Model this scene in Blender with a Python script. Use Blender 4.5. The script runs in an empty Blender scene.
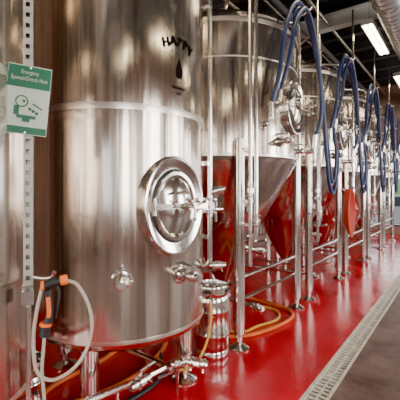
import bpy, bmesh, math, random
from mathutils import Matrix, Vector
random.seed(4)
S=bpy.context.scene
C=S.collection
PI=math.pi
# ---------------------------------------------------------------- materials
def nmat(name):
    m=bpy.data.materials.new(name); m.use_nodes=True
    nt=m.node_tree; b=nt.nodes['Principled BSDF']
    return m,nt,b
def simple(name,col,rough=.5,metal=0,emit=None,es=0,noise=0,scale=8):
    m,nt,b=nmat(name)
    b.inputs['Base Color'].default_value=(*col,1)
    b.inputs['Roughness'].default_value=rough
    b.inputs['Metallic'].default_value=metal
    if emit:
        b.inputs['Emission Color'].default_value=(*emit,1)
        b.inputs['Emission Strength'].default_value=es
    if noise:
        tc=nt.nodes.new('ShaderNodeTexCoord'); n=nt.nodes.new('ShaderNodeTexNoise')
        n.inputs['Scale'].default_value=scale; n.inputs['Detail'].default_value=5
        nt.links.new(tc.outputs['Object'],n.inputs['Vector'])
        r=nt.nodes.new('ShaderNodeValToRGB')
        r.color_ramp.elements[0].position=.3; r.color_ramp.elements[1].position=.7
        r.color_ramp.elements[0].color=(*[c*(1-noise) for c in col],1)
        r.color_ramp.elements[1].color=(*[min(1,c*(1+noise)) for c in col],1)
        nt.links.new(n.outputs['Fac'],r.inputs['Fac']); nt.links.new(r.outputs['Color'],b.inputs['Base Color'])
    return m
def brushed(name,col,rough,aniso=.7,streak=.12,vb=0.0):
    m,nt,b=nmat(name)
    tc=nt.nodes.new('ShaderNodeTexCoord'); mp=nt.nodes.new('ShaderNodeMapping')
    mp.inputs['Scale'].default_value=(16,16,.35)
    nt.links.new(tc.outputs['Object'],mp.inputs['Vector'])
    n=nt.nodes.new('ShaderNodeTexNoise'); n.inputs['Scale'].default_value=3; n.inputs['Detail'].default_value=6
    nt.links.new(mp.outputs['Vector'],n.inputs['Vector'])
    n2=nt.nodes.new('ShaderNodeTexNoise'); n2.inputs['Scale'].default_value=2.5; n2.inputs['Detail'].default_value=4
    nt.links.new(tc.outputs['Object'],n2.inputs['Vector'])
    r=nt.nodes.new('ShaderNodeMapRange'); r.inputs['To Min'].default_value=rough-streak; r.inputs['To Max'].default_value=rough+streak
    nt.links.new(n.outputs['Fac'],r.inputs['Value']); nt.links.new(r.outputs['Result'],b.inputs['Roughness'])
    cr=nt.nodes.new('ShaderNodeValToRGB')
    cr.color_ramp.elements[0].position=.35; cr.color_ramp.elements[1].position=.68
    cr.color_ramp.elements[0].color=(*[c*.72 for c in col],1); cr.color_ramp.elements[1].color=(*col,1)
    mx=nt.nodes.new('ShaderNodeMix'); mx.data_type='FLOAT'; mx.inputs[0].default_value=.75
    nt.links.new(n2.outputs['Fac'],mx.inputs[2]); nt.links.new(n.outputs['Fac'],mx.inputs[3])
    nt.links.new(mx.outputs[0],cr.inputs['Fac']); nt.links.new(cr.outputs['Color'],b.inputs['Base Color'])
    b.inputs['Metallic'].default_value=1
    if vb:
        mp2=nt.nodes.new('ShaderNodeMapping'); mp2.inputs['Scale'].default_value=(1,1,.05)
        nt.links.new(tc.outputs['Object'],mp2.inputs['Vector'])
        n3=nt.nodes.new('ShaderNodeTexNoise'); n3.inputs['Scale'].default_value=9; n3.inputs['Detail'].default_value=2
        nt.links.new(mp2.outputs['Vector'],n3.inputs['Vector'])
        bp=nt.nodes.new('ShaderNodeBump'); bp.inputs['Strength'].default_value=vb; bp.inputs['Distance'].default_value=.02
        nt.links.new(n3.outputs['Fac'],bp.inputs['Height']); nt.links.new(bp.outputs['Normal'],b.inputs['Normal'])
    if aniso:
        b.inputs['Anisotropic'].default_value=aniso
        t=nt.nodes.new('ShaderNodeTangent'); t.direction_type='RADIAL'; t.axis='Z'
        nt.links.new(t.outputs['Tangent'],b.inputs['Tangent'])
    return m
STEEL=brushed('brushed_stainless',(.78,.69,.61),.19,.6,.07,.36)
CONE=brushed('cone_stainless',(.70,.62,.57),.17,.3,.03,.1)
POL=brushed('polished_stainless',(.80,.76,.71),.17,0,.03,0)
FIT=simple('fitting_steel',(.74,.71,.67),.2,1)
DKST=simple('dark_steel',(.25,.24,.24),.35,1)
BAND=simple('weld_band',(.78,.70,.63),.30,1)
BLACK=simple('black_rubber',(.015,.015,.017),.5)
BLUE=simple('blue_hose_rubber',(.018,.03,.10),.35,noise=.3)
ORANGE=simple('orange_plastic',(.85,.17,.02),.4)
OHOSE=simple('orange_hose_rubber',(.75,.16,.03),.4,noise=.2)
YHOSE=simple('yellow_hose_rubber',(.8,.42,.06),.4)
RHOSE=simple('red_hose_rubber',(.6,.05,.02),.4)
WHOSE=simple('clear_white_hose',(.46,.40,.33),.3)
WPAINT=simple('white_enamel',(.7,.7,.67),.4)
STRUT=simple('strut_galvanised',(.48,.46,.41),.5,.2,noise=.15)
GREEN=simple('sign_green',(.0,.12,.055),.45)
SIGNW=simple('sign_white',(.50,.56,.47),.45)
INK=simple('printed_ink',(.012,.009,.008),.9)
INK.node_tree.nodes['Principled BSDF'].inputs['Specular IOR Level'].default_value=.05
CEIL=simple('ceiling_paint_black',(.022,.022,.025),.8,noise=.4)
BEAM=simple('joist_paint',(.07,.07,.075),.6)
GALV=simple('galvanised_duct',(.5,.5,.5),.35,1,noise=.2,scale=5)
WALLM=simple('wall_plaster',(.34,.23,.17),.8,noise=.25,scale=3)
WALLR=simple('wall_warm_wood',(.22,.10,.05),.6,noise=.5,scale=4)
TRIM=simple('cove_base_red',(.35,.01,.012),.3)
ALU=simple('window_aluminium',(.08,.08,.085),.4,.6)
TUBE=simple('fluorescent_tube',(1,1,.9),.4,emit=(1,.86,.60),es=30)
GRND=simple('asphalt',(.3,.3,.29),.9,noise=.2)
LEAF=simple('hedge_leaves',(.07,.16,.03),.7,noise=.6,scale=6)
CARP=simple('car_paint',(.3,.32,.34),.25,.4)
GLS=simple('tinted_glass',(.03,.04,.05),.05)
SLOT=simple('drain_dark',(.012,.009,.008),.8)
GRATE=simple('drain_grate_metal',(.66,.61,.52),.5,.3,noise=.2,scale=20)
# floor materials
def floor_red():
    m,nt,b=nmat('red_epoxy')
    tc=nt.nodes.new('ShaderNodeTexCoord')
    n=nt.nodes.new('ShaderNodeTexNoise'); n.inputs['Scale'].default_value=1.7; n.inputs['Detail'].default_value=6
    nt.links.new(tc.outputs['Object'],n.inputs['Vector'])
    cr=nt.nodes.new('ShaderNodeValToRGB')
    cr.color_ramp.elements[0].position=.3; cr.color_ramp.elements[1].position=.7
    cr.color_ramp.elements[0].color=(.42,.001,.012,1); cr.color_ramp.elements[1].color=(.66,.002,.022,1)
    nt.links.new(n.outputs['Fac'],cr.inputs['Fac']); nt.links.new(cr.outputs['Color'],b.inputs['Base Color'])
    mr=nt.nodes.new('ShaderNodeMapRange'); mr.inputs['From Min'].default_value=.35; mr.inputs['From Max'].default_value=.65
    mr.inputs['To Min'].default_value=.03; mr.inputs['To Max'].default_value=.20
    nt.links.new(n.outputs['Fac'],mr.inputs['Value']); nt.links.new(mr.outputs['Result'],b.inputs['Roughness'])
    b.inputs['Specular IOR Level'].default_value=.7
    n2=nt.nodes.new('ShaderNodeTexNoise'); n2.inputs['Scale'].default_value=9; n2.inputs['Detail'].default_value=6; n2.inputs['Roughness'].default_value=.6
    nt.links.new(tc.outputs['Object'],n2.inputs['Vector'])
    bp=nt.nodes.new('ShaderNodeBump'); bp.inputs['Strength'].default_value=.22; bp.inputs['Distance'].default_value=.02
    nt.links.new(n2.outputs['Fac'],bp.inputs['Height']); nt.links.new(bp.outputs['Normal'],b.inputs['Normal'])
    return m
FRED=floor_red()
def floor_dark():
    m,nt,b=nmat('worn_dark_epoxy')
    tc=nt.nodes.new('ShaderNodeTexCoord')
    n=nt.nodes.new('ShaderNodeTexNoise'); n.inputs['Scale'].default_value=2.6; n.inputs['Detail'].default_value=9; n.inputs['Roughness'].default_value=.7
    nt.links.new(tc.outputs['Object'],n.inputs['Vector'])
    cr=nt.nodes.new('ShaderNodeValToRGB')
    cr.color_ramp.elements[0].position=.35; cr.color_ramp.elements[1].position=.66
    cr.color_ramp.elements[0].color=(.07,.03,.026,1); cr.color_ramp.elements[1].color=(.20,.125,.105,1)
    nt.links.new(n.outputs['Fac'],cr.inputs['Fac']); nt.links.new(cr.outputs['Color'],b.inputs['Base Color'])
    b.inputs['Roughness'].default_value=.5
    b.inputs['Specular IOR Level'].default_value=.35
    bp=nt.nodes.new('ShaderNodeBump'); bp.inputs['Strength'].default_value=.3; bp.inputs['Distance'].default_value=.02
    nt.links.new(n.outputs['Fac'],bp.inputs['Height']); nt.links.new(bp.outputs['Normal'],b.inputs['Normal'])
    return m
FDARK=floor_dark()
# ---------------------------------------------------------------- mesh helpers
I4=Matrix.Identity(4)
def T(x,y,z): return Matrix.Translation((x,y,z))
def frame(ang,R,z):
    """local X tangential, local Y up, local Z outward"""
    n=Vector((math.cos(ang),math.sin(ang),0)); u=Vector((0,0,1)); t=u.cross(n)
    M=Matrix(((t.x,u.x,n.x,n.x*R),(t.y,u.y,n.y,n.y*R),(t.z,u.z,n.z,z),(0,0,0,1)))
    return M
def axisM(p0,d):
    d=Vector(d).normalized(); q=Vector((0,0,1)).rotation_difference(d)
    return Matrix.Translation(p0)@q.to_matrix().to_4x4()
def lathe(bm,prof,M=I4,seg=28):
    rings=[]
    for r,z in prof:
        if r<1e-6: rings.append([bm.verts.new(M@Vector((0,0,z)))])
        else: rings.append([bm.verts.new(M@Vector((r*math.cos(2*PI*i/seg),r*math.sin(2*PI*i/seg),z))) for i in range(seg)])
    for a,b in zip(rings,rings[1:]):
        for i in range(seg):
            j=(i+1)%seg
            if len(a)==1 and len(b)==1: continue
            if len(a)==1: bm.faces.new((a[0],b[i],b[j]))
            elif len(b)==1: bm.faces.new((a[i],a[j],b[0]))
            else: bm.faces.new((a[i],a[j],b[j],b[i]))
def cyl(bm,p0,p1,r,seg=16,r2=None,bev=0):
    p0=Vector(p0);p1=Vector(p1);L=(p1-p0).length
    if r2 is None:r2=r
    M=axisM(p0,p1-p0)
    if bev: lathe(bm,[(0,0),(r-bev,0),(r,bev),(r2,L-bev),(r2-bev,L),(0,L)],M,seg)
    else: lathe(bm,[(0,0),(r,0),(r2,L),(0,L)],M,seg)
def box(bm,c,s,M=I4):
    v=[bm.verts.new(M@Vector((c[0]+s[0]/2*a,c[1]+s[1]/2*b,c[2]+s[2]/2*d))) for a in(-1,1) for b in(-1,1) for d in(-1,1)]
    for f in((0,1,3,2),(4,6,7,5),(0,4,5,1),(2,3,7,6),(0,2,6,4),(1,5,7,3)): bm.faces.new([v[i] for i in f])
def torus(bm,R,r,M=I4,seg=32,s2=10):
    rings=[]
    for i in range(seg):
        a=2*PI*i/seg
        rings.append([bm.verts.new(M@Vector(((R+r*math.cos(b))*math.cos(a),(R+r*math.cos(b))*math.sin(a),r*math.sin(b)))) for b in [2*PI*k/s2 for k in range(s2)]])
    for i in range(seg):
        A=rings[i];B=rings[(i+1)%seg]
        for k in range(s2):
            l=(k+1)%s2; bm.faces.new((A[k],B[k],B[l],A[l]))
def catmull(pts,n=8):
    P=[Vector(p) for p in pts]; P=[2*P[0]-P[1]]+P+[2*P[-1]-P[-2]]; out=[]
    for i in range(1,len(P)-2):
        for k in range(n):
            t=k/n;a,b,c,d=P[i-1:i+3]
            out.append(.5*((2*b)+(c-a)*t+(2*a-5*b+4*c-d)*t*t+(3*b-a-3*c+d)*t**3))
    out.append(P[-2]); return out
def tube(bm,pts,r,seg=10,smooth=True,n=8):
    P=catmull(pts,n) if smooth else [Vector(p) for p in pts]
    prev=None;nrm=None;first=None
    for i,p in enumerate(P):
        t=(P[min(i+1,len(P)-1)]-P[max(i-1,0)]).normalized()
        if nrm is None: nrm=t.orthogonal().normalized()
        nrm=(nrm-t*nrm.dot(t)).normalized(); bn=t.cross(nrm)
        ring=[bm.verts.new(p+r*(nrm*math.cos(2*PI*k/seg)+bn*math.sin(2*PI*k/seg))) for k in range(seg)]
        if prev:
            for k in range(seg):
                l=(k+1)%seg; bm.faces.new((prev[k],prev[l],ring[l],ring[k]))
        else: first=ring
        prev=ring
    bm.faces.new(list(reversed(first)));bm.faces.new(prev)
def pipe(bm,pts,r,br=.05,seg=14):
    """straight pipe run with rounded elbows"""
    P=[Vector(p) for p in pts]; out=[P[0]]
    for i in range(1,len(P)-1):
        a=(P[i-1]-P[i]);b=(P[i+1]-P[i]); q=min(br,a.length*.45,b.length*.45)
        s=P[i]+a.normalized()*q; e=P[i]+b.normalized()*q
        for k in range(6):
            t=k/5; out.append(s*(1-t)**2+P[i]*2*t*(1-t)+e*t*t)
    out.append(P[-1]); tube(bm,out,r,seg,False)
class Obj:
    def __init__(s,name,loc=(0,0,0),rz=0):
        s.e=bpy.data.objects.new(name,None); s.e.location=loc; s.e.rotation_euler=(0,0,rz); s.e.empty_display_size=.1
        C.objects.link(s.e); s.p={}
    def bm(s,part,mat):
        if part not in s.p: s.p[part]=(bmesh.new(),mat)
        return s.p[part][0]
    def add(s,name,me):
        o=bpy.data.objects.new(name,me); C.objects.link(o); o.parent=s.e; return o
    def done(s,ang=35):
        for k,(b,m) in s.p.items():
            me=mk(k,b,[m],ang); s.add(k,me)
        return s.e
def mk(name,b,mats,ang=35):
    bmesh.ops.recalc_face_normals(b,faces=b.faces)
    me=bpy.data.meshes.new(name); b.to_mesh(me); b.free()
    for p in me.polygons: p.use_smooth=True
    me.set_sharp_from_angle(angle=math.radians(ang))
    for m in mats: me.materials.append(m)
    return me
def single(name,b,mat,ang=35):
    o=bpy.data.objects.new(name,mk(name,b,[mat] if not isinstance(mat,list) else mat,ang)); C.objects.link(o); return o
def text_mesh(txt,size,ext=.0008,align='CENTER',sp=.9,off=0,mat=None):
    cu=bpy.data.curves.new('t','FONT'); cu.body=txt; cu.size=size; cu.extrude=ext; cu.align_x=align; cu.align_y='CENTER'; cu.space_line=sp; cu.offset=off
    if mat: cu.materials.append(mat)
    o=bpy.data.objects.new('t',cu); C.objects.link(o)
    dg=bpy.context.evaluated_depsgraph_get(); me=bpy.data.meshes.new_from_object(o.evaluated_get(dg))
    bpy.data.objects.remove(o)
    return me
# ---------------------------------------------------------------- fittings
def clamp(bm,M,r,z):
    lathe(bm,[(r*.7,z-.011),(r*1.25,z-.011),(r*1.45,z-.004),(r*1.45,z+.004),(r*1.25,z+.011),(r*.7,z+.011)],M,20)
    # wing nut
    cyl(bm,M@Vector((r*1.4,0,z)),M@Vector((r*2.3,0,z)),r*.22,8)
    box(bm,(r*2.1,0,z),(r*.3,r*1.1,r*.3),M)
def valve_unit(o,M,r=.024,L=.15,lever=True,hm=None):
    """butterfly valve whose flow axis is local Z of M"""
    f=o.bm('valve_bodies',FIT)
    lathe(f,[(0,0),(r,0),(r,L),(0,L)],M,18)
    clamp(f,M,r,.03); clamp(f,M,r,L-.03)
    lathe(f,[(r,L/2-.025),(r*1.6,L/2-.02),(r*1.6,L/2+.02),(r,L/2+.025)],M,18)
    if lever:
        cyl(f,M@Vector((0,r,L/2)),M@Vector((0,r+.045,L/2)),r*.45,10)
        h=o.bm('valve_levers',hm or DKST)
        cyl(h,M@Vector((0,r+.045,L/2)),M@Vector((0,r+.055,L/2-.11)),.007,8)
        cyl(h,M@Vector((0,r+.052,L/2-.06)),M@Vector((0,r+.055,L/2-.125)),.011,8)
def port(o,ang,R,z,r=.028,pad=.06,L=.13,valve=True):
    M=frame(ang,R,z); f=o.bm('ports',POL)
    lathe(f,[(pad,-.02),(pad,.004),(pad*.85,.010),(r*1.3,.012),(r,.02),(r,.06),(0,.06)],M,28)
    clamp(f,M,r,.05)
    if valve:
        valve_unit(o,M@T(0,0,.055),r*.72,L)
    else:
        lathe(f,[(r*1.1,.06),(r*1.1,.075),(r*.5,.085),(0,.087)],M,20)
def manway(o,ang,R,z,w,h,seg=56):
    F=frame(ang,R,z); M=F@Matrix.Diagonal((w/2,h/2,1,1))
    c=o.bm('manway_collar',POL)
    lathe(c,[(1,-.14),(1,.022),(.975,.034),(.93,.036),(.80,.024),(.74,.022),(.735,-.01)],M,seg)
    k=o.bm('manway_gasket',BLACK); lathe(k,[(.75,-.005),(.735,.026),(.70,.03),(.68,.012),(.66,.01)],M,seg)
    d=o.bm('manway_door',POL)
    lathe(d,[(.70,-.01),(.705,.034),(.68,.046),(.62,.046),(.56,.036),(.40,.054),(.2,.064),(0,.067)],M,seg)
    f=o.bm('manway_yoke',FIT)
    # ring handle, yoke bar, hinge, screw and hand wheel
    b=w/2
    box(f,(0,0,.092),(w*.86,.034,.026),F)
    box(f,(-b*.84,0,.055),(.03,.06,.09),F); box(f,(b*.84,0,.055),(.03,.06,.09),F)
    cyl(f,F@Vector((-b*.84,-.05,.09)),F@Vector((-b*.84,.05,.09)),.011,10)
    cyl(f,F@Vector((b*.84,-.05,.09)),F@Vector((b*.84,.05,.09)),.011,10)
    cyl(f,F@Vector((b*.1,0,.05)),F@Vector((b*.1,0,.20)),.013,12)
    lathe(f,[(0,.11),(.024,.11),(.028,.13),(.02,.15),(0,.15)],F@T(b*.1,0,0),12)
    for k in range(3):
        a=k*2*PI/3+.4
        p0=F@Vector((b*.1,0,.185)); p1=F@Vector((b*.1+.075*math.cos(a),.075*math.sin(a),.195))
        cyl(f,p0,p1,.008,8); 
        lathe(f,[(0,-.014),(.012,-.008),(.015,0),(.012,.008),(0,.014)],T(*p1),12)
    tube(f,[F@Vector((-.07,h*.12,.05)),F@Vector((-.07,h*.13,.09)),F@Vector((0,h*.14,.10)),F@Vector((.05,h*.13,.09)),F@Vector((.05,h*.12,.05))],.007,8)
def foot(bm,x,y,r):
    lathe(bm,[(0,0),(r*1.9,0),(r*1.95,.012),(r*1.5,.025),(r*.6,.05),(r*.55,.11),(r*.9,.11),(r*.95,.15),(0,.15)],T(x,y,0),20)
# ---------------------------------------------------------------- serving tanks (0 and 1)
def dish_tank(name,loc,R,main=False,legang=25):
    o=Obj(name,loc)
    s=o.bm('shell',STEEL)
    lathe(s,[(0,.34),(R*.45,.355),(R*.75,.385),(R*.93,.42),(R*.985,.445),(R,.47),(R,1.89),(R,1.93),(R,3.3),(R*.97,3.36),(R*.8,3.45),(R*.4,3.52),(0,3.54)],I4,128)
    b=o.bm('weld_bands',BAND)
    for z,w in((1.905,.020),(.485,.010),(2.9,.015)):
        lathe(b,[(R-.01,z-w),(R+.0025,z-w),(R+.0035,z),(R+.0025,z+w),(R-.01,z+w)],I4,128)
    g=o.bm('legs',POL)
    for k in range(4):
        a=math.radians(legang+90*k); x,y=.49/.62*R*math.cos(a),.49/.62*R*math.sin(a)
        cyl(g,(x,y,.12),(x,y,.44),.058,24); foot(g,x,y,.048)
    lathe(g,[(0,.40),(.05,.40),(.05,.30),(0,.30)],I4,16)
    if main:
        manway(o,math.radians(-11),R+.012,1.30,.47,.63)
        port(o,math.radians(-41),R,.865,.03,.062,.09)
        port(o,math.radians(-4),R,.85,.03,.062,.12)
        port(o,math.radians(40),R,1.25,.02,.04,.1)
        # lettering on shell
        word='HAPPY'; A0=-5.0
        for i,ch in enumerate(word):
            k=i-2; a=math.radians(A0+k*5.0)
            me=text_mesh(ch,.078,.004,off=.0022,mat=INK); M=frame(a,R+.003,2.36-.007*k*k)@Matrix.Rotation(-k*.13,4,'Z')
            me.transform(M); o.add('lettering_'+str(i+1),me)
        d=o.bm('drop_emblem',INK); F=frame(math.radians(A0),R+.003,2.19)
        pts=[]
        for i in range(28):
            t=2*PI*i/28
            x=.042*math.sin(t)*math.sin(t/2)**1.6; y=.068*math.cos(t)
            pts.append(d.verts.new(F@Vector((x,y,0))))
        d.faces.new(pts)
        for i,t in enumerate(('BREWING','CO.')):
            me=text_mesh(t,.026,.001,mat=INK); me.transform(frame(math.radians(A0),R+.0045,2.06-.035*i)); o.add('small_lettering_'+str(i+1),me)
        # outlet piping below with valves
        p=o.bm('outlet_pipe',FIT)
        pipe(p,[(0,0,.32),(0,0,.19),(.52,-.02,.19)],.024)
        valve_unit(o,axisM((.47,-.02,.19),(.35,.9,0)),.024,.15)
        valve_unit(o,axisM((.54,.13,.19),(.9,.3,0)),.024,.15)
        pipe(p,[(.47,-.02,.19),(.45,-.25,.19),(.35,-.7,.19)],.022)
        valve_unit(o,axisM((.47,-.18,.19),(0,-1,0)),.026,.16)
        cyl(p,(.5,.06,.0),(.5,.06,.19),.012,10)
        cyl(p,(.42,-.4,.0),(.42,-.4,.19),.012,10)
    return o
t=dish_tank('stainless_serving_tank',(-2.1,1.79,0),.62,True); t.done(20)
t=dish_tank('stainless_serving_tank',(-2.1,.40,0),.62,False,30); t.done(20)
# ---------------------------------------------------------------- conical fermenters
def conical(loc,first=False):
    R=.82; o=Obj('conical_fermenter_tank',loc)
    s=o.bm('shell',STEEL)
    lathe(s,[(R,1.72),(R,2.98),(R*.985,3.03),(R*.93,3.07),(R*.7,3.15),(R*.35,3.2),(0,3.22)],I4,128)
    c=o.bm('cone',CONE)
    lathe(c,[(0,.30),(.055,.30),(.055,.36),(.09,.40),(R*.97,1.66),(R*.995,1.70),(R,1.725)],I4,128)
    b=o.bm('weld_bands',BAND)
    for z,w in((1.725,.012),(2.96,.02),(2.62,.006)):
        lathe(b,[(R-.01,z-w),(R+.003,z-w),(R+.004,z),(R+.003,z+w),(R-.01,z+w)],I4,128)
    g=o.bm('legs',POL); lx,ly=.61,.66
    for sx in(-1,1):
        for sy in(-1,1):
            x,y=sx*lx,sy*ly
            cyl(g,(x,y,.13),(x,y,1.86),.048,20,bev=.008); foot(g,x,y,.045)
            q=Vector((x,y,0)).normalized()*(R-.01)
            for z in(1.72,1.80):
                box(g,(0,0,0),(.16,.05,.03),T((x+q.x)/2,(y+q.y)/2,z)@Matrix.Rotation(math.atan2(y,x),4,'Z'))
    r=o.bm('brace_rails',POL)
    for z in(.42,.62):
        for sx in(-1,1): cyl(r,(sx*lx,-ly,z),(sx*lx,ly,z),.017,12)
        if z<.5:
            for sy in(-1,1): cyl(r,(-lx,sy*ly,z),(lx,sy*ly,z),.017,12)
    manway(o,math.radians(2),R+.01,2.22,.50,.54,40)
    port(o,math.radians(-16),R,1.86,.028,.05,.11)
    port(o,math.radians(24),R,1.82,.028,.05,.11)
    port(o,math.radians(-30),R,2.0,.02,.045,.08,False)
    p=o.bm('cip_pipes',FIT)
    pipe(p,[(.71,-.54,.95),(.71,-.54,3.45),(.1,-.1,3.45),(.1,-.1,3.17)],.019,.09)
    pipe(p,[(.74,-.70,.75),(.74,-.70,3.62),(.74,-.70,4.35)],.017,.09)
    for z in(1.3,1.76): box(p,(.675,-.60,z),(.06,.16,.025))
    box(p,(.68,-.68,1.1),(.12,.06,.025))
    pipe(p,[(.66,.62,1.75),(.66,.62,3.35),(.2,.2,3.35),(.2,.2,3.15)],.016,.09)
    valve_unit(o,T(.71,-.54,1.05),.022,.15)
    valve_unit(o,axisM((.71,-.54,.97),(-.6,.25,-.2)),.022,.16)
    valve_unit(o,T(.74,-.70,1.32),.02,.15)
    # bottom dump and racking arm
    pipe(p,[(0,0,.32),(0,0,.17),(.40,-.05,.17)],.026)
    valve_unit(o,axisM((.38,-.05,.17),(1,-.1,0)),.026,.16)
    zc=.78; rc=.09+(R*.97-.09)*(zc-.40)/1.26
    pipe(p,[(rc*.9,0,zc),(rc+.10,0,zc-.03),(rc+.16,0,zc-.03)],.022)
    valve_unit(o,axisM((rc+.1,0,zc-.03),(1,.1,0)),.024,.15)
    zc=1.2; rc=.09+(R*.97-.09)*(zc-.40)/1.26; a=-.5
    valve_unit(o,axisM((rc*.96*math.cos(a),rc*.96*math.sin(a),zc),(math.cos(a),math.sin(a),-.5)),.02,.15)
    k=o.bm('hose_hook',FIT)
    tube(k,[(.78,.12,3.0),(.80,.15,3.10),(.84,.17,3.20),(.92,.18,3.22),(.97,.18,3.26)],.014,8)
    return o
TY=[3.34+1.72*i for i in range(5)]
for i,y in enumerate(TY): conical((-2.2,y,0),i==0).done(20)
# ---------------------------------------------------------------- blue hoses
for i,y in enumerate(TY):
    o=Obj('blue_transfer_hose',(-1.33,y,0))
    b=o.bm('long_hose',BLUE)
    tube(b,[(-.06,-.44,2.15),(0,-.40,2.45),(0,-.29,2.85),(0,-.07,3.20),(0,.16,3.29),(0,.42,3.17),(0,.66,2.85),(0,.84,2.35),(0,.94,1.85),(0,1.05,1.48),(0,1.19,1.36),(0,1.33,1.50),(0,1.42,1.80),(-.04,1.41,2.15)],.021,12)
    b=o.bm('short_hose',BLUE)
    tube(b,[(-.02,-.34,2.3),(.04,-.28,2.6),(.05,-.16,2.95),(.05,.0,3.15),(.05,.16,3.235),(.05,.34,3.12),(.05,.50,2.85),(.05,.60,2.5),(.04,.62,2.2),(-.02,.60,2.0)],.020,12)
    b=o.bm('third_hose',BLUE)
    tube(b,[(-.02,.02,2.95),(-.04,.06,3.15),(-.04,.20,3.29),(-.04,.44,3.22),(-.04,.72,2.9),(-.03,.92,2.4),(0,1.02,1.9),(0,1.11,1.58),(0,1.20,1.5),(.0,1.29,1.6),(0,1.34,1.9),(-.05,1.34,2.3)],.020,12)
    f=o.bm('hose_ferrules',FIT)
    cyl(f,(-.06,-.44,2.05),(-.06,-.44,2.19),.03,14)
    cyl(f,(-.03,-.35,2.2),(-.02,-.34,2.32),.03,14)
    cyl(f,(-.03,.60,1.88),(-.02,.60,2.02),.03,14)
    o.done()
# red-orange coil on fermenter leg
for k,(yy,mat,nm) in enumerate(((TY[1]+.72,RHOSE,'red_hose_coil'),)):
    o=Obj(nm,(-1.46,yy,1.12))
    for j in range(7):
        b=o.bm('coil',mat); w=.10+.015*j; h=.30+.012*j; pts=[]
        for q in range(17):
            a=2*PI*q/16; pts.append((.014*j-.03,w*math.sin(a),h*math.cos(a)-h+.29-.0*j))
        tube(b,pts,.010,8,n=3)
    h=o.bm('hook',FIT); tube(h,[(-.10,.0,.30),(-.02,0,.27),(.06,0,.27),(.08,0,.33)],.01,8)
    o.done()
# floor hoses
o=Obj('orange_floor_hose'); b=o.bm('hose',OHOSE)
tube(b,[(-2.05,2.75,.02),(-1.85,2.75,.02),(-1.66,2.9,.02),(-1.56,3.12,.02),(-1.50,3.4,.02),(-1.50,3.66,.02),(-1.62,3.84,.02),(-1.85,3.9,.02),(-2.2,3.95,.02)],.017,10)
b=o.bm('second_loop',YHOSE)
tube(b,[(-2.1,2.9,.015),(-1.75,2.95,.015),(-1.68,3.2,.015),(-1.6,3.5,.015),(-1.75,3.75,.015),(-2.1,3.75,.015)],.012,10)
o.done()
o=Obj('orange_floor_hose'); b=o.bm('hose',OHOSE)
tube(b,[(-2.6,.7,.02),(-2.3,.85,.02),(-2.1,1.1,.02),(-1.95,1.6,.02),(-2.0,2.0,.02),(-2.2,2.4,.02),(-2.5,2.6,.02)],.018,10)
tube(b,[(-1.95,.45,.02),(-2.0,.9,.02),(-2.3,1.3,.02),(-2.35,1.8,.02),(-2.5,2.3,.02)],.018,10)
b=o.bm('second_hose',BLACK)
tube(b,[(-1.8,.75,.02),(-1.85,1.2,.02),(-1.75,1.55,.02),(-1.8,1.9,.02),(-2.1,2.2,.02)],.016,10)
o.done()
o=Obj('yellow_drain_hose'); b=o.bm('hose',YHOSE)
tube(b,[(-1.78,1.84,.17),(-1.62,1.90,.12),(-1.56,2.00,.14),(-1.53,2.10,.26),(-1.52,2.15,.45),(-1.54,2.16,.56)],.009,8)
o.done()
# kegs
def keg(x,y,r,h):
    o=Obj('beer_keg',(x,y,0)); b=o.bm('keg_body',POL)
    lathe(b,[(r*.8,.03),(r*.8,0),(r*.95,0),(r*.98,.01),(r*.97,.05),(r*.92,.065),(r*.97,.09),(r,.12),(r,h*.30),(r*1.03,h*.315),(r*1.03,h*.335),(r,h*.35),(r,h*.63),(r*1.03,h*.645),(r*1.03,h*.665),(r,h*.68),(r,h-.13),(r*.96,h-.10),(r*.9,h-.085)],I4,48)
    lathe(b,[(r*.9,h-.085),(r*.6,h-.06),(r*.25,h-.05),(0,h-.05)],I4,48)
    t=o.bm('top_rim',POL)
    lathe(t,[(r*.9,h-.085),(r*.96,h-.06),(r*.97,h-.008),(r*.95,h),(r*.90,h),(r*.88,h-.01),(r*.88,h-.07)],I4,48)
    lathe(t,[(0,h-.05),(.03,h-.05),(.03,h-.02),(.02,h-.015),(0,h-.015)],I4,20)
    k=o.bm('hand_holes',BLACK)
    for a in(.2,PI+.2,-1.3):
        M=frame(a,r*.965,h-.037); box(k,(0,0,.0),(.075,.022,.006),M)
    o.done()
keg(-1.72,2.45,.145,.60)
keg(-2.16,1.06,.125,.36)
# between-tank riser pipe with valves
o=Obj('riser_pipe',(-1.54,2.16,0)); p=o.bm('pipe',FIT)
pipe(p,[(-.16,-.10,.82),(0,0,.82),(0,0,3.7),(0,0,4.45)],.019,.07)
for z in(1.05,1.6,2.8): box(p,(-.04,-.025,z),(.10,.03,.03))
valve_unit(o,T(0,0,1.2),.024,.16); valve_unit(o,axisM((0,0,1.25),(-.4,-.7,.1)),.02,.13)
valve_unit(o,axisM((0,0,.83),(.6,.5,0)),.022,.12)
valve_unit(o,axisM((0,0,1.38),(.5,.5,.2)),.022,.12)
o.done()
# ---------------------------------------------------------------- strut post, sign, spray gun
PX,PY=-1.535,.775
o=Obj('perforated_strut_post',(PX,PY,0),math.radians(-35)); b=o.bm('channel',STRUT)
w=.032
box(b,(-.018,0,2.1),(.003,w,2.4)); box(b,(0,w/2,2.1),(w,.003,2.4)); box(b,(0,-w/2,2.1),(w,.003,2.4))
box(b,(.018,w/2-.003,2.1),(.003,.009,2.4)); box(b,(.018,-w/2+.003,2.1),(.003,.009,2.4))
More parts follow.
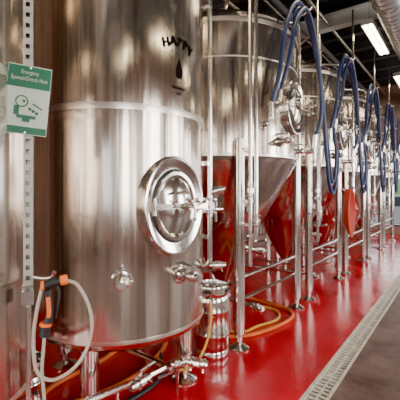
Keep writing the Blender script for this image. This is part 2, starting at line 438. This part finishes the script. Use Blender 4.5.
# web strips with holes between (front web bars)
z=.9
while z<3.3:
    box(b,(.016,0,z),(.003,w*.6,.026)); z+=.046
h=o.bm('slot_backing',DKST); box(h,(-.015,0,2.1),(.002,w*.8,2.38))
g=o.bm('support_pole',FIT); cyl(g,(0,0,0),(0,0,.95),.011,12); lathe(g,[(0,0),(.05,0),(.05,.008),(.02,.02),(0,.02)],I4,20)
box(g,(0,0,.93),(.05,.05,.06)); box(g,(0,0,.98),(.07,.045,.012))
o.done()
SA=math.radians(-33)
o=Obj('eyewash_safety_sign',(PX,PY,0)); M=frame(SA,.026,1.79)@Matrix.Rotation(math.radians(-5),4,'Z')
b=o.bm('panel',SIGNW); W,H=.172,.30
box(b,(0,0,0),(W,H,.003),M)
g=o.bm('green_header',GREEN); box(g,(0,H*.33,.002),(W*.97,H*.31,.002),M)
box(g,(0,-H*.44,.002),(W*.97,H*.10,.002),M)
me=text_mesh('Emergency\nEyewash/Drench Hose',.0170,.0008,sp=1.1,mat=SIGNW); me.transform(M@T(0,H*.35,.004)@Matrix.Diagonal((.92,1.5,1,1))); o.add('sign_text',me)
gl=o.bm('pictogram',GREEN)
Q=M@T(0,-H*.12,.002)
lathe(gl,[(.026,0),(.026,.002),(.021,.002),(.021,0)],Q@T(-.022,.028,0),24)
lathe(gl,[(0,0),(.006,0),(.006,.002),(0,.002)],Q@T(-.014,.03,0),12)
for k in range(3): lathe(gl,[(0,0),(.007,0),(.007,.002),(0,.002)],Q@T(.012+.014*k,-.002-.008*k,0),12)
box(gl,(0,-.038,.001),(.075,.014,.002),Q); box(gl,(0,-.052,.001),(.03,.016,.002),Q); box(gl,(-.04,-.012,.001),(.02,.04,.002),Q)
box(gl,(.03,.03,.001),(.045,.006,.002),Q@Matrix.Rotation(-.5,4,'Z'))
bo=o.bm('bolts',FIT)
for y in(.47,-.47): lathe(bo,[(0,0),(.006,0),(.005,.004),(0,.005)],M@T(0,H*y,.002),12)
o.done()
# spray gun & hose  (placed on a bracket off the strut)
gx,gy=-1.385,.80
o=Obj('washdown_spray_gun',(gx,gy,0))
f=o.bm('bracket',FIT); pipe(f,[(-.12,-.02,1.02),(-.05,-.01,1.02),(0,0,1.03),(.02,.0,1.06)],.008,.03)
cam=Vector((.84,-.52,0)).normalized(); sd=Vector((.52,.84,0)).normalized()
def L(a,z,c=0): return sd*a+cam*c+Vector((0,0,z))
k=o.bm('gun_body',BLACK)
tube(k,[L(-.02,.98),L(-.012,.93),L(-.01,.87),L(-.025,.82)],.017,12)
tube(k,[L(-.03,1.0),L(.0,1.01),L(.03,1.015)],.019,12)
cyl(k,L(-.025,.83),L(-.03,.79),.022,14)
tube(k,[L(.02,.995),L(.028,.95),L(.02,.90),L(.014,.86)],.006,8)
g=o.bm('orange_grips',ORANGE)
cyl(g,L(.03,1.015),L(.062,1.02),.022,16,bev=.005); cyl(g,L(-.045,1.0),L(-.03,1.0),.021,16,bev=.004)
tube(g,[L(-.016,.955,.012),L(-.012,.90,.014),L(-.013,.87,.012)],.009,10)
cyl(g,L(-.024,.845),L(-.026,.832),.024,14)
b=o.bm('hose',WHOSE)
tube(b,[L(.055,1.015),L(.10,.99),L(.145,.90),L(.16,.80),L(.135,.70),L(.08,.63),L(.0,.60),L(-.055,.64),L(-.07,.72),L(-.07,.82),L(-.055,.92),L(-.04,.99)],.0075,10)
tube(b,[L(-.03,.79),L(-.035,.72),L(-.04,.64),L(-.03,.5),L(-.04,.3),L(-.10,.1,-.1),L(-.2,.012,-.2),L(-.35,.012,-.3)],.007,10)
o.done()
# ---------------------------------------------------------------- floor, drain
X0,X1,Y0,Y1,ZC=-3.5,3.6,-5.0,12.5,4.7
dl,dr=-.88,-.72
bm=bmesh.new()
box(bm,((X0+dl)/2,(Y0+Y1)/2,-.1),(dl-X0,Y1-Y0,.2))
box(bm,((X1+dr)/2,(Y0+Y1)/2,-.1),(X1-dr,Y1-Y0,.2))
box(bm,((dl+dr)/2,(Y0+Y1)/2,-.15),(dr-dl,Y1-Y0,.1))
bm.faces.ensure_lookup_table()
for i,f in enumerate(bm.faces): f.material_index=0 if i<6 else (1 if i<12 else 2)
single('floor',bm,[FRED,FDARK,SLOT])
o=Obj('trench_drain',((dl+dr)/2,0,0)); b=o.bm('frame',GRATE); wd=dr-dl
for sx in(-1,1): box(b,(sx*(wd/2-.011),(Y0+Y1)/2,-.02),(.022,Y1-Y0-.02,.048))
g=o.bm('grate_bars',GRATE)
box(g,(0,(Y0+Y1)/2,-.012),(.012,Y1-Y0-.02,.012))
y=-.5
while y<12.4:
    box(g,(0,y,-.011),(wd-.03,.022,.012)); y+=.05
g2=o.bm('grate_joints',GRATE); y=.3
while y<12.3: box(g2,(0,y,-.010),(wd-.03,.04,.012)); y+=.6
o.done()
# ---------------------------------------------------------------- walls
def wall(name,axis,pos,a0,a1,z1,opens,mat,th=.15,out=1):
    """axis 'x': wall plane at x=pos running along y; opens=[(a,b,z0,z1)]"""
    bm=bmesh.new()
    def bx(a,b,z0,zz):
        if b-a<1e-4 or zz-z0<1e-4: return
        c=pos+out*th/2
        if axis=='x': box(bm,(c,(a+b)/2,(z0+zz)/2),(th,b-a,zz-z0))
        else: box(bm,((a+b)/2,c,(z0+zz)/2),(b-a,th,zz-z0))
    cur=a0
    for a,b,z0,zz in opens:
        bx(cur,a,0,z1); bx(a,b,0,z0); bx(a,b,zz,z1); cur=b
    bx(cur,a1,0,z1)
    return single(name,bm,mat)
winR=[(-3.6,-1.6,.9,3.2),(.6,2.2,.9,3.2),(4.4,6.0,.9,3.2),(8.4,10.4,.9,3.2)]
winE=[(-2.6,-1.0,.25,2.9),(-.6,1.0,.02,2.6),(1.5,3.2,.9,2.9)]
winB=[(-2.9,-.7,.2,3.3),(1.4,2.6,.9,2.6)]
wall('wall_left','x',X0,Y0,Y1,ZC,[],WALLM,out=-1)
wall('wall_right','x',X1,Y0,Y1,ZC,winR,WALLR,out=1)
wall('wall_far','y',Y1,X0,X1,ZC,winE,WALLM,out=1)
wall('wall_back','y',Y0,X0,X1,ZC,winB,WALLM,out=-1)
bm=bmesh.new(); box(bm,((X0+X1)/2,(Y0+Y1)/2,ZC+.1),(X1-X0+.3,Y1-Y0+.3,.2)); single('ceiling',bm,CEIL)
for nm,c,s in(('baseboard_left',(X0+.015,(Y0+Y1)/2,.1),(.03,Y1-Y0,.2)),('baseboard_right',(X1-.015,(Y0+Y1)/2,.1),(.03,Y1-Y0,.2))):
    bm=bmesh.new(); box(bm,c,s); single(nm,bm,TRIM)
wi=1
def win(axis,pos,a,b,z0,z1):
    global wi
    o=bmesh.new(); t=.05
    def bx(p,q,s,tt):
        if axis=='x': box(o,(pos,(p+q)/2,(s+tt)/2),(.06,q-p,tt-s))
        else: box(o,((p+q)/2,pos,(s+tt)/2),(q-p,.06,tt-s))
    bx(a,a+t,z0,z1);bx(b-t,b,z0,z1);bx(a,b,z0,z0+t);bx(a,b,z1-t,z1)
    m=(a+b)/2; bx(m-.02,m+.02,z0,z1); zz=z0+(z1-z0)*.68; bx(a,b,zz-.02,zz+.02)
    single('window_%d'%wi,o,ALU); wi+=1
for w in winR: win('x',X1+.07,*w)
for w in winE: win('y',Y1+.07,*w)
for w in winB: win('y',Y0-.07,*w)
# ---------------------------------------------------------------- ceiling stuff
o=Obj('ceiling_joists'); b=o.bm('joists',BEAM); y=-4.4
while y<12.3:
    box(b,(.05,y,4.62),(7.1,.05,.16)); box(b,(.05,y,4.53),(7.1,.14,.02)); y+=.85
o.done()
o=Obj('steel_beam'); b=o.bm('web',WPAINT)
box(b,(.05,6.3,4.35),(7.0,.05,.22)); box(b,(.05,6.3,4.46),(7.0,.16,.03)); box(b,(.05,6.3,4.24),(7.0,.16,.03)); o.done()
o=Obj('spiral_duct',(-.80,0,3.95)); b=o.bm('duct',GALV)
prof=[]; z=-4.6
while z<12.2:
    prof+= [(.20,z),(.20,z+.09),(.207,z+.10),(.207,z+.115),(.20,z+.125)]; z+=.13
lathe(b,[(0,-4.6)]+prof+[(0,prof[-1][1])],Matrix.Rotation(-PI/2,4,'X'),40)
s=o.bm('straps',FIT)
for y in(-3,0,3,5.2,8,11): torus(s,.208,.006,T(0,y,0)@Matrix.Rotation(PI/2,4,'X'),32,6); cyl(s,(0,y,.2),(0,y,.745),.006,8)
o.done(25)
o=Obj('ceiling_conduits'); b=o.bm('pipes',FIT)
for x,z,r in((-2.9,4.3,.03),(-2.5,4.38,.02),(-1.9,4.30,.035),(.6,4.35,.03)): cyl(b,(x,-4.9,z),(x,12.4,z),r,12)
for y in(-2,2,7.9,10.8):
    for x in(-2.9,-1.9,.6): cyl(b,(x,y,4.3),(x,y,4.7),.006,6)
d=o.bm('black_pipes',BEAM); cyl(d,(-2.2,-4.9,4.15),(-2.2,12.4,4.15),.05,14)
for y in(-2,2,7.9,10.8): cyl(d,(-2.2,y,4.15),(-2.2,y,4.7),.006,6)
o.done()
def fixture(x,y,z=4.0):
    o=Obj('fluorescent_light_fixture',(x,y,z)); b=o.bm('housing',WPAINT)
    box(b,(0,0,.045),(.16,1.5,.05)); box(b,(-.085,0,.03),(.01,1.5,.08)); box(b,(.085,0,.03),(.01,1.5,.08))
    box(b,(0,.755,.03),(.18,.012,.08)); box(b,(0,-.755,.03),(.18,.012,.08))
    t=o.bm('tubes',TUBE)
    for dx in(-.04,.04): cyl(t,(dx,-.73,0),(dx,.73,0),.018,12)
    w=o.bm('hangers',DKST)
    for dy in(-.6,.6): cyl(w,(0,dy,.06),(0,dy,.7),.004,6)
    o.done()
for x,y in((-1.22,-2.6),(-1.22,.4),(-1.22,3.5),(-1.22,6.7),(-1.22,9.8),(1.6,-1.2),(1.6,2.4),(1.6,6.0),(1.6,9.6)): fixture(x,y)
# ---------------------------------------------------------------- outside
bm=bmesh.new(); box(bm,(0,20,-.3),(90,90,.1)); single('ground_outside',bm,GRND)
bm=bmesh.new()
bmesh.ops.create_icosphere(bm,subdivisions=4,radius=1)
for v in bm.verts:
    v.co*=1+random.uniform(-.06,.06); v.co.x*=4.5; v.co.z*=1.2
for v in bm.verts: v.co+=Vector((-2.5,20,.8))
single('hedge',bm,LEAF,80)
def car(x,y):
    o=Obj('parked_car',(x,y,-.25)); b=o.bm('body',CARP)
    prof=[(-2.2,.3),(-2.25,.7),(-1.3,.95),(-.7,1.42),(.7,1.45),(1.5,1.0),(2.15,.9),(2.2,.35)]
    A=[b.verts.new((px,-.85,pz)) for px,pz in prof]; B=[b.verts.new((px,.85,pz)) for px,pz in prof]
    b.faces.new(A); b.faces.new(B)
    for i in range(len(A)):
        j=(i+1)%len(A); b.faces.new((A[i],A[j],B[j],B[i]))
    g=o.bm('side_windows',GLS); 
    V=[g.verts.new((px,-.86,pz)) for px,pz in((-1.1,1.0),(-.65,1.36),(.65,1.38),(1.3,1.02))]; g.faces.new(V)
    w=o.bm('wheels',BLACK)
    for wx in(-1.4,1.4):
        for wy in(-.8,.62): cyl(w,(wx,wy,.33),(wx,wy+.18,.33),.33,24,bev=.03)
    o.done()
car(-2.5,16.5)
# ---------------------------------------------------------------- light
W=bpy.data.worlds.new('sky'); S.world=W; W.use_nodes=True
bg=W.node_tree.nodes['Background']; bg.inputs['Color'].default_value=(.90,.94,1,1); bg.inputs['Strength'].default_value=6
def area(name,loc,rot,sx,sy,p,col):
    l=bpy.data.lights.new(name,'AREA'); l.shape='RECTANGLE'; l.size=sx; l.size_y=sy; l.energy=p; l.color=col
    o=bpy.data.objects.new(name,l); o.location=loc; o.rotation_euler=rot; C.objects.link(o)
for i,(a,b,z0,z1) in enumerate(winR):
    area('daylight_right',(X1+.3,(a+b)/2,(z0+z1)/2),(0,PI/2,0),z1-z0,b-a,(200,200,260,320)[i],(1,.95,.88))
a,b,z0,z1=winB[0]; area('daylight_back',((a+b)/2,Y0-.3,(z0+z1)/2),(PI/2,0,0),b-a,z1-z0,320,(1,.95,.88))
# ---------------------------------------------------------------- camera
f=350; th=math.radians(37.1)
cd=bpy.data.cameras.new('camera'); cd.sensor_width=36; cd.lens=36*f/400; cd.shift_y=-.025; cd.clip_start=.02
co=bpy.data.objects.new('camera',cd); co.location=(0,0,1.4); co.rotation_euler=(PI/2,0,th); C.objects.link(co); S.camera=co
S.view_settings.view_transform='AgX'; S.view_settings.look='AgX - Punchy'
S.view_settings.exposure=.35
